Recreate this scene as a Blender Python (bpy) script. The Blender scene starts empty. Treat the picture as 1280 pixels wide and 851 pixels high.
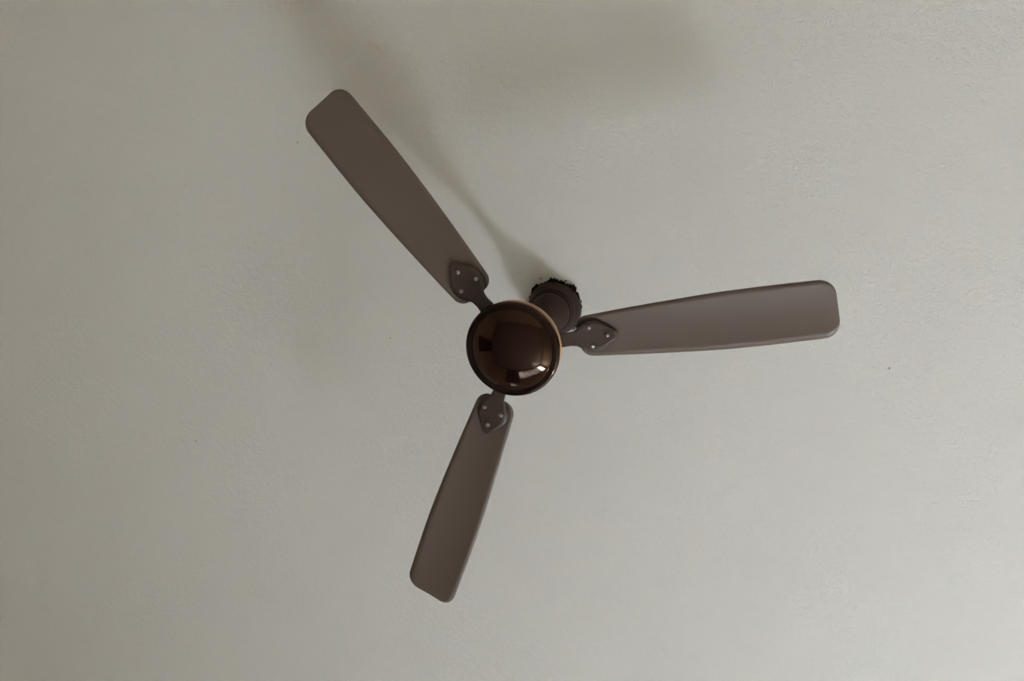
import bpy, bmesh, math, random
from mathutils import Vector, Matrix

random.seed(7)
scene = bpy.context.scene
col = scene.collection
PI = math.pi

# ------------------------------------------------------------------ measures
H = 3.20            # ceiling height
ROOM_X0, ROOM_X1 = -3.00, 3.40
ROOM_Y0, ROOM_Y1 = -2.60, 3.10
WT = 0.16           # wall thickness

# ------------------------------------------------------------------ camera
cam_data = bpy.data.cameras.new('camera')
cam = bpy.data.objects.new('camera', cam_data)
col.objects.link(cam)
cam_data.sensor_fit = 'HORIZONTAL'
cam_data.sensor_width = 36.0
cam_data.lens = 1400.0 / 1280.0 * 36.0
cam_data.clip_start = 0.02
right = Vector((0.960944246, 0.0, 0.276742039))
up = Vector((-0.07535842, -0.9622108, 0.26167055))
fwd = Vector((-0.26628418, 0.27230566, 0.92463093))
rot = Matrix((right, up, -fwd)).transposed().to_4x4()
cam.matrix_world = Matrix.Translation((0.56652838, -0.59726865, 0.89057798)) @ rot
scene.camera = cam

# ------------------------------------------------------------------ daylight
world = bpy.data.worlds.new('daylight')
scene.world = world
world.use_nodes = True
bg = world.node_tree.nodes['Background']
bg.inputs['Color'].default_value = (0.90, 0.985, 1.065, 1)
bg.inputs['Strength'].default_value = 75.0

WIN = (0.04, 3.12, 0.25, 1.45)          # window_1 on wall_back: x0 x1 z0 z1
TRANSOM = (-0.80, -0.40, 2.40, 2.64)    # window_2, the light above the door
OPEN_X = 2.52                           # the leaf right of this stands open


def portal(name, x0, x1, z0, z1, y, facing):
    d = bpy.data.lights.new(name, 'AREA')
    d.shape = 'RECTANGLE'
    d.size, d.size_y = x1 - x0, z1 - z0
    d.cycles.is_portal = True
    o = bpy.data.objects.new(name, d)
    col.objects.link(o)
    o.location = ((x0 + x1) / 2, y, (z0 + z1) / 2)
    o.rotation_euler = (-PI / 2 if facing < 0 else PI / 2, 0, 0)
    return o


portal('window_back_offscreen', *WIN, ROOM_Y1 + WT, -1)
portal('transom_back_offscreen', *TRANSOM, ROOM_Y1 + WT, -1)

vs = scene.view_settings
vs.view_transform = 'Standard'
vs.look = 'None'
vs.gamma = 1.0
vs.use_curve_mapping = False
vs.exposure = -0.10
scene.cycles.max_bounces = 10
scene.cycles.diffuse_bounces = 8
scene.cycles.caustics_reflective = False
scene.cycles.caustics_refractive = False


# ------------------------------------------------------------------ materials
def mat(name, rgb, rough=0.6, metal=0.0, spec=0.5, coat=0.0, var=0.0, vscale=8.0,
        bump=0.0, bscale=60.0, bdetail=4.0, coat_rough=0.05, rgb2=None):
    m = bpy.data.materials.new(name)
    m.use_nodes = True
    nt = m.node_tree
    b = nt.nodes['Principled BSDF']
    b.inputs['Roughness'].default_value = rough
    b.inputs['Metallic'].default_value = metal
    b.inputs['Specular IOR Level'].default_value = spec
    b.inputs['Coat Weight'].default_value = coat
    b.inputs['Coat Roughness'].default_value = coat_rough
    tc = nt.nodes.new('ShaderNodeTexCoord')
    nz = nt.nodes.new('ShaderNodeTexNoise')
    nz.inputs['Scale'].default_value = vscale
    nz.inputs['Detail'].default_value = 5
    nt.links.new(tc.outputs['Object'], nz.inputs['Vector'])
    mix = nt.nodes.new('ShaderNodeMix')
    mix.data_type = 'RGBA'
    if rgb2 is None:
        rgb2 = tuple(c * (1 - var) for c in rgb)
    mix.inputs['A'].default_value = (*rgb, 1)
    mix.inputs['B'].default_value = (*rgb2, 1)
    nt.links.new(nz.outputs['Fac'], mix.inputs['Factor'])
    nt.links.new(mix.outputs['Result'], b.inputs['Base Color'])
    if bump:
        n2 = nt.nodes.new('ShaderNodeTexNoise')
        n2.inputs['Scale'].default_value = bscale
        n2.inputs['Detail'].default_value = bdetail
        nt.links.new(tc.outputs['Object'], n2.inputs['Vector'])
        bp = nt.nodes.new('ShaderNodeBump')
        bp.inputs['Strength'].default_value = 1.0
        bp.inputs['Distance'].default_value = bump
        nt.links.new(n2.outputs['Fac'], bp.inputs['Height'])
        nt.links.new(bp.outputs['Normal'], b.inputs['Normal'])
    return m


def ceiling_material():
    m = bpy.data.materials.new('painted_plaster')
    m.use_nodes = True
    nt = m.node_tree
    b = nt.nodes['Principled BSDF']
    b.inputs['Roughness'].default_value = 0.75
    b.inputs['Specular IOR Level'].default_value = 0.25
    tc = nt.nodes.new('ShaderNodeTexCoord')

    def noise(scale, detail, rough=0.5):
        n = nt.nodes.new('ShaderNodeTexNoise')
        n.inputs['Scale'].default_value = scale
        n.inputs['Detail'].default_value = detail
        n.inputs['Roughness'].default_value = rough
        nt.links.new(tc.outputs['Object'], n.inputs['Vector'])
        return n
    # very gentle mottling of the paint
    c = noise(3.0, 3)
    mix = nt.nodes.new('ShaderNodeMix')
    mix.data_type = 'RGBA'
    mix.inputs['A'].default_value = (0.80, 0.79, 0.765, 1)
    mix.inputs['B'].default_value = (0.77, 0.76, 0.735, 1)
    nt.links.new(c.outputs['Fac'], mix.inputs['Factor'])
    nt.links.new(mix.outputs['Result'], b.inputs['Base Color'])
    # roller-stipple relief: fine grain, broader dabs, trowel waves
    fine = noise(210, 2)
    dabs = noise(75, 3)
    wave = noise(9, 2)

    def scaled(n, k):
        s = nt.nodes.new('ShaderNodeMath')
        s.operation = 'MULTIPLY'
        s.inputs[1].default_value = k
        nt.links.new(n.outputs['Fac'], s.inputs[0])
        return s
    a = nt.nodes.new('ShaderNodeMath')
    nt.links.new(scaled(fine, 0.0015).outputs[0], a.inputs[0])
    nt.links.new(scaled(dabs, 0.0021).outputs[0], a.inputs[1])
    a2 = nt.nodes.new('ShaderNodeMath')
    nt.links.new(a.outputs[0], a2.inputs[0])
    nt.links.new(scaled(wave, 0.0025).outputs[0], a2.inputs[1])
    bp = nt.nodes.new('ShaderNodeBump')
    bp.inputs['Strength'].default_value = 1.0
    bp.inputs['Distance'].default_value = 1.0
    nt.links.new(a2.outputs[0], bp.inputs['Height'])
    nt.links.new(bp.outputs['Normal'], b.inputs['Normal'])
    return m


M_CEIL = ceiling_material()
M_WALL = mat('tan_wall_paint', (0.68, 0.58, 0.44), rough=0.8, var=0.08, vscale=2, bump=0.0006, bscale=90)
M_FLOOR = mat('grey_floor_tile', (0.52, 0.51, 0.50), rough=0.22, var=0.15, vscale=3)
M_GROUT = mat('floor_grout', (0.16, 0.15, 0.14), rough=0.9, var=0.2, vscale=20)
M_DOOR = mat('dark_red_door_wood', (0.075, 0.022, 0.014), rough=0.4, var=0.4, vscale=6)
M_FRAME = mat('brown_window_frame', (0.10, 0.04, 0.025), rough=0.45, var=0.3, vscale=10)
M_SKIRT = mat('baseboard_tile', (0.16, 0.10, 0.08), rough=0.4, var=0.2)
M_BROWN = mat('glossy_brown_enamel', (0.010, 0.0035, 0.0028), rough=0.07, spec=0.5, var=0.15, vscale=12)
M_BROWN.node_tree.nodes['Principled BSDF'].inputs['Specular Tint'].default_value = (1.0, 0.68, 0.50, 1)
M_CANOPY = mat('dusty_brown_canopy', (0.040, 0.022, 0.017), rough=0.5, spec=0.22, var=0.3, vscale=30,
               bump=0.0002, bscale=200)
M_COPPER = mat('copper_trim', (0.66, 0.42, 0.26), rough=0.38, metal=0.75, var=0.15, vscale=40)
M_BLADE = mat('brown_blade_enamel', (0.150, 0.112, 0.092), rough=0.38, spec=0.5, var=0.10, vscale=6)
M_ARM = mat('brown_arm_enamel', (0.075, 0.050, 0.040), rough=0.35, spec=0.5, var=0.2, vscale=20)
M_SCREW = mat('steel_screw', (0.40, 0.38, 0.36), rough=0.35, metal=0.9, var=0.2, vscale=60)
M_FRINGE = mat('dark_torn_paint', (0.016, 0.010, 0.009), rough=0.9, spec=0.1, var=0.5, vscale=120,
               bump=0.001, bscale=300)
M_SPECK = mat('dark_speck', (0.22, 0.21, 0.19), rough=0.9, var=0.3, vscale=100)


# ------------------------------------------------------------------ helpers
def link(name, bm, material, parent=None, smooth=False):
    me = bpy.data.meshes.new(name)
    bm.normal_update()
    bm.to_mesh(me)
    bm.free()
    me.materials.append(material)
    if smooth:
        for p in me.polygons:
            p.use_smooth = True
    o = bpy.data.objects.new(name, me)
    col.objects.link(o)
    if parent is not None:
        o.parent = parent
    return o


def struct(o):
    o['kind'] = 'structure'
    return o


def box(bm, x0, x1, y0, y1, z0, z1, bevel=0.0):
    r = bmesh.ops.create_cube(bm, size=1.0)
    for v in r['verts']:
        v.co = Vector(((x0 + x1) / 2 + v.co.x * (x1 - x0), (y0 + y1) / 2 + v.co.y * (y1 - y0),
                       (z0 + z1) / 2 + v.co.z * (z1 - z0)))
    if bevel:
        es = list({e for v in r['verts'] for e in v.link_edges})
        bmesh.ops.bevel(bm, geom=es, offset=bevel, segments=2, affect='EDGES')


def lathe(profile, seg=128):
    """profile: (radius, z) from top to bottom; radius 0 closes an end"""
    bm = bmesh.new()
    rings = []
    for r, z in profile:
        if r < 1e-6:
            rings.append([bm.verts.new((0, 0, z))])
        else:
            rings.append([bm.verts.new((r * math.cos(2 * PI * k / seg), r * math.sin(2 * PI * k / seg), z))
                          for k in range(seg)])
    for a, b in zip(rings, rings[1:]):
        for k in range(seg):
            k2 = (k + 1) % seg
            if len(a) == 1:
                bm.faces.new((a[0], b[k2], b[k]))
            elif len(b) == 1:
                bm.faces.new((a[k], a[k2], b[0]))
            else:
                bm.faces.new((a[k], a[k2], b[k2], b[k]))
    bmesh.ops.recalc_face_normals(bm, faces=bm.faces)
    return bm


def smooth_profile(pts, n=6):
    """Catmull-Rom through the profile points"""
    out = []
    P = [pts[0]] + list(pts) + [pts[-1]]
    for i in range(1, len(P) - 2):
        p0, p1, p2, p3 = P[i - 1:i + 3]
        for k in range(n):
            t = k / n
            out.append(tuple(0.5 * (2 * p1[j] + (p2[j] - p0[j]) * t + (2 * p0[j] - 5 * p1[j] + 4 * p2[j] - p3[j]) * t * t
                                    + (3 * p1[j] - p0[j] - 3 * p2[j] + p3[j]) * t ** 3) for j in range(2)))
    out.append(tuple(pts[-1]))
    return out


# ------------------------------------------------------------------ the room
bm = bmesh.new()
box(bm, ROOM_X0 - WT, ROOM_X1 + WT, ROOM_Y0 - WT, ROOM_Y1 + WT, H, H + 0.15)
ceiling = struct(link('ceiling', bm, M_CEIL))


def wall_with_holes(name, u0, u1, holes, make):
    """grid of boxes around rectangular holes, joined into one wall"""
    bm = bmesh.new()
    us = sorted({u0, u1} | {h[0] for h in holes} | {h[1] for h in holes})
    zs = sorted({0.0, H} | {h[2] for h in holes} | {h[3] for h in holes})
    for a, b in zip(us, us[1:]):
        for c, d in zip(zs, zs[1:]):
            mu, mz = (a + b) / 2, (c + d) / 2
            if any(h[0] < mu < h[1] and h[2] < mz < h[3] for h in holes):
                continue
            make(bm, a, b, c, d)
    bmesh.ops.remove_doubles(bm, verts=bm.verts, dist=1e-5)
    return struct(link(name, bm, M_WALL))


wall_with_holes('wall_back', ROOM_X0 - WT, ROOM_X1 + WT, [WIN, TRANSOM],
                lambda bm, a, b, c, d: box(bm, a, b, ROOM_Y1, ROOM_Y1 + WT, c, d))
wall_with_holes('wall_front', ROOM_X0 - WT, ROOM_X1 + WT, [],
                lambda bm, a, b, c, d: box(bm, a, b, ROOM_Y0 - WT, ROOM_Y0, c, d))
wall_with_holes('wall_left', ROOM_Y0, ROOM_Y1, [],
                lambda bm, a, b, c, d: box(bm, ROOM_X0 - WT, ROOM_X0, a, b, c, d))
wall_with_holes('wall_right', ROOM_Y0, ROOM_Y1, [],
                lambda bm, a, b, c, d: box(bm, ROOM_X1, ROOM_X1 + WT, a, b, c, d))

bm = bmesh.new()
box(bm, ROOM_X0 - WT, ROOM_X1 + WT, ROOM_Y0 - WT, ROOM_Y1 + WT, -0.12, -0.006)
floor = struct(link('floor', bm, M_GROUT))
tile_mesh = None
TS = 0.6
for i in range(11):
    for j in range(10):
        x0, y0 = ROOM_X0 + i * TS, ROOM_Y0 + j * TS
        x1, y1 = min(x0 + TS, ROOM_X1), min(y0 + TS, ROOM_Y1)
        if x1 - x0 < 0.02 or y1 - y0 < 0.02:
            continue
        full = x1 - x0 > TS - 0.001 and y1 - y0 > TS - 0.001
        if full and tile_mesh is not None:
            t = bpy.data.objects.new('tile', tile_mesh)
            col.objects.link(t)
            t.parent = floor
        else:
            bm = bmesh.new()
            box(bm, 0.002, x1 - x0 - 0.002, 0.002, y1 - y0 - 0.002, -0.0065, 0.0, 0.0)
            t = link('tile', bm, M_FLOOR, floor)
            if full:
                tile_mesh = t.data
        t.location = (x0, y0, 0)

for nm, a in (('baseboard_back', (ROOM_X0, ROOM_X1, ROOM_Y1 - 0.012, ROOM_Y1)),
              ('baseboard_front', (ROOM_X0, ROOM_X1, ROOM_Y0, ROOM_Y0 + 0.012)),
              ('baseboard_left', (ROOM_X0, ROOM_X0 + 0.012, ROOM_Y0 + 0.012, ROOM_Y1 - 0.012)),
              ('baseboard_right', (ROOM_X1 - 0.012, ROOM_X1, ROOM_Y0 + 0.012, ROOM_Y1 - 0.012))):
    bm = bmesh.new()
    box(bm, *a, 0.0, 0.10)
    struct(link(nm, bm, M_SKIRT))


def window(name, x0, x1, z0, z1, bars):
    bm = bmesh.new()
    y0, y1 = ROOM_Y1 + 0.03, ROOM_Y1 + 0.10
    w = 0.03
    box(bm, x0, x0 + w, y0, y1, z0, z1)
    box(bm, x1 - w, x1, y0, y1, z0, z1)
    box(bm, x0 + w, x1 - w, y0, y1, z0, z0 + w)
    box(bm, x0 + w, x1 - w, y0, y1, z1 - w, z1)
    o = struct(link(name, bm, M_FRAME))
    for k in range(bars):
        bm = bmesh.new()
        z = z0 + (z1 - z0) * (k + 1) / (bars + 1)
        box(bm, x0 + w, x1 - w, y0 + 0.028, y1 - 0.028, z - 0.007, z + 0.007)
        link('window_bar', bm, M_FRAME, o)
    return o


def frosted_glass(name, through, back):
    m = bpy.data.materials.new(name)
    m.use_nodes = True
    nt = m.node_tree
    nt.nodes.remove(nt.nodes['Principled BSDF'])
    out = nt.nodes['Material Output']
    tr = nt.nodes.new('ShaderNodeBsdfTranslucent')
    df = nt.nodes.new('ShaderNodeBsdfDiffuse')
    tr.inputs['Color'].default_value = (*through, 1)
    df.inputs['Color'].default_value = (*back, 1)
    mx = nt.nodes.new('ShaderNodeMixShader')
    mx.inputs['Fac'].default_value = 0.35
    nt.links.new(tr.outputs[0], mx.inputs[1])
    nt.links.new(df.outputs[0], mx.inputs[2])
    nt.links.new(mx.outputs[0], out.inputs['Surface'])
    return m


M_FROST = frosted_glass('frosted_glass', (0.39, 0.40, 0.40), (0.55, 0.57, 0.58))


def pane(parent, x0, x1, z0, z1):
    bm = bmesh.new()
    box(bm, x0, x1, ROOM_Y1 + 0.062, ROOM_Y1 + 0.067, z0, z1)
    link('window_pane', bm, M_FROST, parent)


def leaf(parent, x0, x1, z0, z1, glass=None):
    bm = bmesh.new()
    y0, y1, w = ROOM_Y1 + 0.045, ROOM_Y1 + 0.085, 0.035
    box(bm, x0, x0 + w, y0, y1, z0, z1)
    box(bm, x1 - w, x1, y0, y1, z0, z1)
    box(bm, x0 + w, x1 - w, y0, y1, z0, z0 + w)
    box(bm, x0 + w, x1 - w, y0, y1, z1 - w, z1)
    o = link('window_leaf', bm, M_FRAME, parent)
    bm = bmesh.new()
    box(bm, x0 + w - 0.004, x1 - w + 0.004, ROOM_Y1 + 0.062, ROOM_Y1 + 0.067, z0 + w - 0.004, z1 - w + 0.004)
    link('window_pane', bm, glass or M_FROST, o)


w1 = window('window_1', *WIN, 0)
LW = (OPEN_X - WIN[0] - 0.03) / 4
for k in range(4):
    leaf(w1, WIN[0] + 0.03 + k * LW, WIN[0] + 0.03 + (k + 1) * LW, WIN[2] + 0.03, WIN[3] - 0.03)
w2 = window('window_2', *TRANSOM, 0)
pane(w2, TRANSOM[0] + 0.026, TRANSOM[1] - 0.026, TRANSOM[2] + 0.026, TRANSOM[3] - 0.026)


def door(name, loc, rz, w, h):
    root = bpy.data.objects.new(name, None)
    col.objects.link(root)
    struct(root)
    root.location = loc
    root.rotation_euler = (0, 0, rz)
    bm = bmesh.new()
    box(bm, -w / 2, w / 2, -0.045, -0.002, 0.005, h)
    link('door_leaf', bm, M_DOOR, root)
    for a, b in ((0.12, 0.95), (1.07, h - 0.12)):
        for s in (-1, 1):
            bm = bmesh.new()
            c = s * (w / 4 - 0.01)
            box(bm, c - w / 4 + 0.08, c + w / 4 - 0.08, -0.058, -0.040, a, b, 0.006)
            link('door_panel', bm, M_DOOR, root)
    bm = bmesh.new()
    for a in ((-w / 2 - 0.08, -w / 2), (w / 2, w / 2 + 0.08)):
        box(bm, *a, -0.07, -0.001, 0.0, h + 0.08)
    box(bm, -w / 2, w / 2, -0.07, -0.001, h, h + 0.08)
    link('door_frame', bm, M_FRAME, root)
    bm = bmesh.new()
    box(bm, w / 2 - 0.11, w / 2 - 0.07, -0.11, -0.044, 1.0, 1.02, 0.004)
    link('door_handle', bm, M_SCREW, root)


door('door_1', (-0.60, ROOM_Y1, 0), 0, 0.95, 2.15)
door('door_2', (ROOM_X0, 0.40, 0), PI / 2, 1.0, 2.15)

# ------------------------------------------------------------------ marks on the ceiling
# torn dark paint that stands out round the fan's canopy
bm = bmesh.new()
N = 150


def lobe(a, c, w):
    d = (a - c + PI) % (2 * PI) - PI
    return math.exp(-(d / w) ** 2)


inner_t, inner_b, outer_t, outer_b = [], [], [], []
rr = 0.0
for k in range(N):
    a = 2 * PI * k / N
    # image up is -y; thickest between straight up and up-right
    amp = 0.0012 + 0.0080 * lobe(a, -PI * 0.42, 0.90) + 0.004 * lobe(a, -PI * 0.80, 0.35) + 0.0028 * lobe(a, PI * 0.20, 0.20)
    rr = 0.55 * rr + 0.45 * random.uniform(-1, 1)
    ro = 0.0575 + amp * (0.85 + 1.0 * rr) + random.uniform(-0.0006, 0.0006)
    dz = 0.001 + amp * (0.9 + 0.5 * random.random())
    ca, sa = math.cos(a), math.sin(a)
    inner_t.append(bm.verts.new((0.050 * ca, 0.050 * sa, H + 0.001)))
    outer_t.append(bm.verts.new((ro * ca, ro * sa, H + 0.001)))
    outer_b.append(bm.verts.new((ro * 0.992 * ca, ro * 0.992 * sa, H - dz)))
    inner_b.append(bm.verts.new((0.050 * ca, 0.050 * sa, H - dz * 0.7)))
for k in range(N):
    j = (k + 1) % N
    bm.faces.new((outer_t[k], outer_t[j], outer_b[j], outer_b[k]))
    bm.faces.new((outer_b[k], outer_b[j], inner_b[j], inner_b[k]))
    bm.faces.new((inner_b[k], inner_b[j], inner_t[j], inner_t[k]))
bmesh.ops.recalc_face_normals(bm, faces=bm.faces)
fr = link('torn_paint', bm, M_FRINGE, ceiling)
fr['label'] = 'ragged dark torn paint round the fan canopy'


def flake(x, y, L, W, ang, material=M_FRINGE, t=0.0015):
    bm = bmesh.new()
    n = 7
    top, bot = [], []
    for k in range(n):
        a = 2 * PI * k / n
        r = random.uniform(0.65, 1.1)
        px, py = L / 2 * r * math.cos(a), W / 2 * r * math.sin(a)
        top.append(bm.verts.new((px, py, 0.0005)))
        bot.append(bm.verts.new((px * 0.8, py * 0.8, -t * random.uniform(0.6, 1.3))))
    for k in range(n):
        j = (k + 1) % n
        bm.faces.new((top[k], top[j], bot[j], bot[k]))
    bm.faces.new(bot)
    bmesh.ops.recalc_face_normals(bm, faces=bm.faces)
    o = link('paint_flake', bm, material, ceiling)
    o.location = (x, y, H)
    o.rotation_euler = (0, 0, ang)
    return o


for k in range(16):
    a = random.choice((random.gauss(-PI * 0.45, 0.55), random.gauss(PI * 0.22, 0.16)))
    r = 0.060 + abs(random.gauss(0, 0.004))
    flake(r * math.cos(a), r * math.sin(a), random.uniform(0.004, 0.010), random.uniform(0.002, 0.004),
          a + PI / 2 + random.uniform(-0.5, 0.5))
for x, y, L, W, ang in ((-0.922, 0.409, 0.006, 0.0025, 0.1), (0.702, 0.079, 0.0035, 0.006, 0.2),
                        (-0.39, 0.10, 0.0035, 0.005, 0.3), (0.073, 0.022, 0.010, 0.0012, -0.5),
                        (-0.70, 0.19, 0.004, 0.0025, -0.4), (-0.60, -0.34, 0.003, 0.005, 0.9)):
    flake(x, y, L, W, ang, M_SPECK, 0.001)

# ------------------------------------------------------------------ the ceiling fan
fan = bpy.data.objects.new('ceiling_fan', None)
col.objects.link(fan)
fan.location = (0, 0, H)
fan['label'] = 'dark brown three-blade ceiling fan with glossy domed hub hanging from the plaster ceiling'
fan['category'] = 'fan'

# canopy: stepped bell against the ceiling
can = [(0.0, 0.002), (0.0575, 0.002), (0.0590, 0.000), (0.0592, -0.010), (0.0575, -0.018), (0.0535, -0.026), (0.0500, -0.0305),
       (0.0495, -0.0330), (0.0485, -0.0345), (0.0455, -0.0340), (0.0448, -0.0330), (0.0446, -0.0345), (0.0468, -0.0385), (0.0472, -0.0410), (0.0462, -0.0430),
       (0.0430, -0.0425), (0.0418, -0.0415), (0.0416, -0.0430), (0.0432, -0.0480), (0.0432, -0.0515), (0.0418, -0.0550), (0.0395, -0.0600),
       (0.0350, -0.0680), (0.0295, -0.0760), (0.0230, -0.0840), (0.0180, -0.0895), (0.0150, -0.0915), (0.0110, -0.0920), (0.0, -0.0920)]
link('canopy', lathe(can), M_CANOPY, fan, True)

rod = [(0.0, -0.085), (0.0105, -0.085), (0.0105, -0.262), (0.0, -0.262)]
link('downrod', lathe(rod, 48), M_BROWN, fan, True)

low = smooth_profile([(0.0125, -0.196), (0.020, -0.199), (0.031, -0.212), (0.040, -0.232), (0.046, -0.250), (0.047, -0.262)], 5)
link('lower_cup', lathe([(0.0, -0.195)] + low + [(0.0, -0.262)]), M_BROWN, fan, True)

# motor housing, and the two copper bands round it
mot = [(0.0, -0.258), (0.045, -0.259), (0.070, -0.263), (0.076, -0.272), (0.0810, -0.282), (0.0835, -0.292),
       (0.0865, -0.306), (0.0880, -0.316), (0.0880, -0.334), (0.0, -0.335)]
motor = link('motor_housing', lathe(mot), M_BROWN, fan, True)
for z in (-0.3145, -0.3260):
    band = [(0.0872, z + 0.0022), (0.0900, z + 0.0020), (0.0908, z), (0.0900, z - 0.0020), (0.0872, z - 0.0022)]
    b = link('copper_band', lathe(band), M_COPPER, motor, True)
    b['label'] = 'thin copper coloured band round the motor'

# domed bottom cover: rounded rim, shallow groove, glossy dome
DZ = -0.012
rim = smooth_profile([(0.0900, -0.3195), (0.0928, -0.3220), (0.0934, -0.3260), (0.0925, -0.3300), (0.0900, -0.3328),
                      (0.0868, -0.3340), (0.0835, -0.3342), (0.0808, -0.3336), (0.0795, -0.3338)], 5)
RS = 0.120
a0 = math.asin(0.0790 / RS)
dome = []
for k in range(28):
    a = a0 * (1 - k / 28)
    dome.append((RS * math.sin(a), -0.3345 - RS * (math.cos(a) - math.cos(a0))))
dome.append((0.0, -0.3345 - RS * (1 - math.cos(a0))))
cover = link('bottom_cover', lathe([(r, z + DZ) for r, z in [(0.0, -0.3195)] + rim + dome], 160), M_BROWN, fan, True)
cover['label'] = 'glossy dark brown domed bottom cover'

# blades
R0, R1 = 0.122, 0.600
BZ = -0.306


def blade_outline():
    L, Rr = [], []
    n = 40
    for k in range(n + 1):
        t = 0.5 - 0.5 * math.cos(PI * k / n)
        x = R0 + (R1 - R0) * t
        w = 0.040 + 0.018 * math.sin(PI * min(1.0, t * 1.25) * 0.5) - 0.006 * max(0, t - 0.6)
        d0, d1 = (x - R0), (R1 - x)
        c0, c1 = 0.022, 0.030
        if d0 < c0:
            w -= c0 - math.sqrt(max(0, c0 * c0 - (c0 - d0) ** 2))
        if d1 < c1:
            w -= c1 - math.sqrt(max(0, c1 * c1 - (c1 - d1) ** 2))
        L.append((x, w))
    return L


def blade_mesh():
    bm = bmesh.new()
    out = blade_outline()
    cols = 10
    top, bot = [], []
    th = 0.0016
    for x, w in out:
        rt, rb = [], []
        for c in range(cols + 1):
            s = -1 + 2 * c / cols
            y = s * w
            camber = 0.006 * (1 - (y / 0.058) ** 2)
            rt.append(bm.verts.new((x, y, camber + th)))
            rb.append(bm.verts.new((x, y, camber - th)))
        top.append(rt)
        bot.append(rb)
    for i in range(len(out) - 1):
        for c in range(cols):
            bm.faces.new((top[i][c], top[i + 1][c], top[i + 1][c + 1], top[i][c + 1]))
            bm.faces.new((bot[i][c], bot[i][c + 1], bot[i + 1][c + 1], bot[i + 1][c]))
        bm.faces.new((top[i][0], bot[i][0], bot[i + 1][0], top[i + 1][0]))
        bm.faces.new((top[i][cols], top[i + 1][cols], bot[i + 1][cols], bot[i][cols]))
    for i in (0, len(out) - 1):
        for c in range(cols):
            bm.faces.new((top[i][c], top[i][c + 1], bot[i][c + 1], bot[i][c]))
    bmesh.ops.recalc_face_normals(bm, faces=bm.faces)
    return bm


def arm_mesh():
    """stamped bracket: leaves the motor narrow, widens to a three-screw plate under the blade"""
    bm = bmesh.new()
    st = [(0.080, 0.016, -0.001), (0.094, 0.015, -0.001), (0.106, 0.0135, -0.0025), (0.118, 0.015, -0.0035), (0.128, 0.022, -0.0035),
          (0.140, 0.030, -0.0030), (0.156, 0.033, -0.0025), (0.168, 0.029, -0.0020), (0.182, 0.018, -0.0018), (0.194, 0.009, -0.0018), (0.199, 0.003, -0.0018)]
    th = 0.0022
    cols = 6
    T, B = [], []
    for x, w, z in st:
        T.append([bm.verts.new((x, -w + 2 * w * c / cols, z + 0.006 * (1 - (2 * c / cols - 1) ** 2) * (w / 0.06) + (0.0025 if x > 0.12 else 0))) for c in range(cols + 1)])
        B.append([bm.verts.new((x, -w + 2 * w * c / cols, z + 0.003 * (1 - (2 * c / cols - 1) ** 2) * (w / 0.06) - th)) for c in range(cols + 1)])
    for i in range(len(st) - 1):
        for c in range(cols):
            bm.faces.new((T[i][c], T[i + 1][c], T[i + 1][c + 1], T[i][c + 1]))
            bm.faces.new((B[i][c], B[i][c + 1], B[i + 1][c + 1], B[i + 1][c]))
        bm.faces.new((T[i][0], B[i][0], B[i + 1][0], T[i + 1][0]))
        bm.faces.new((T[i][cols], T[i + 1][cols], B[i + 1][cols], B[i][cols]))
    for i in (0, len(st) - 1):
        for c in range(cols):
            bm.faces.new((T[i][c], T[i][c + 1], B[i][c + 1], B[i][c]))
    bmesh.ops.recalc_face_normals(bm, faces=bm.faces)
    return bm


blade0 = link('blade', blade_mesh(), M_BLADE, fan, True)
arm0 = link('blade_arm', arm_mesh(), M_ARM, blade0, True)
screws = []
for x, y in ((0.148, -0.019), (0.148, 0.019), (0.180, 0.0)):
    sc = [(0.0, 0.002), (0.0042, 0.001), (0.0042, -0.0010), (0.0030, -0.0024), (0.0, -0.0028)]
    s = link('screw', lathe(sc, 16), M_SCREW, blade0, True)
    s.location = (x, y, -0.0046)
    screws.append(s)
for o in [blade0]:
    o.location = (0, 0, BZ)
# image angles 11, 131 and 251 degrees (image up is world -y)
ANGLES = [math.radians(-a) for a in (11, 131, 251)]
PITCH = math.radians(9)


def set_blade(o, a):
    o.matrix_local = Matrix.Translation((0, 0, BZ)) @ Matrix.Rotation(a, 4, 'Z') @ Matrix.Rotation(PITCH, 4, 'X')


set_blade(blade0, ANGLES[0])
for a in ANGLES[1:]:
    b = blade0.copy()
    col.objects.link(b)
    b.parent = fan
    set_blade(b, a)
    for ch in [arm0] + screws:
        c = ch.copy()
        col.objects.link(c)
        c.parent = b
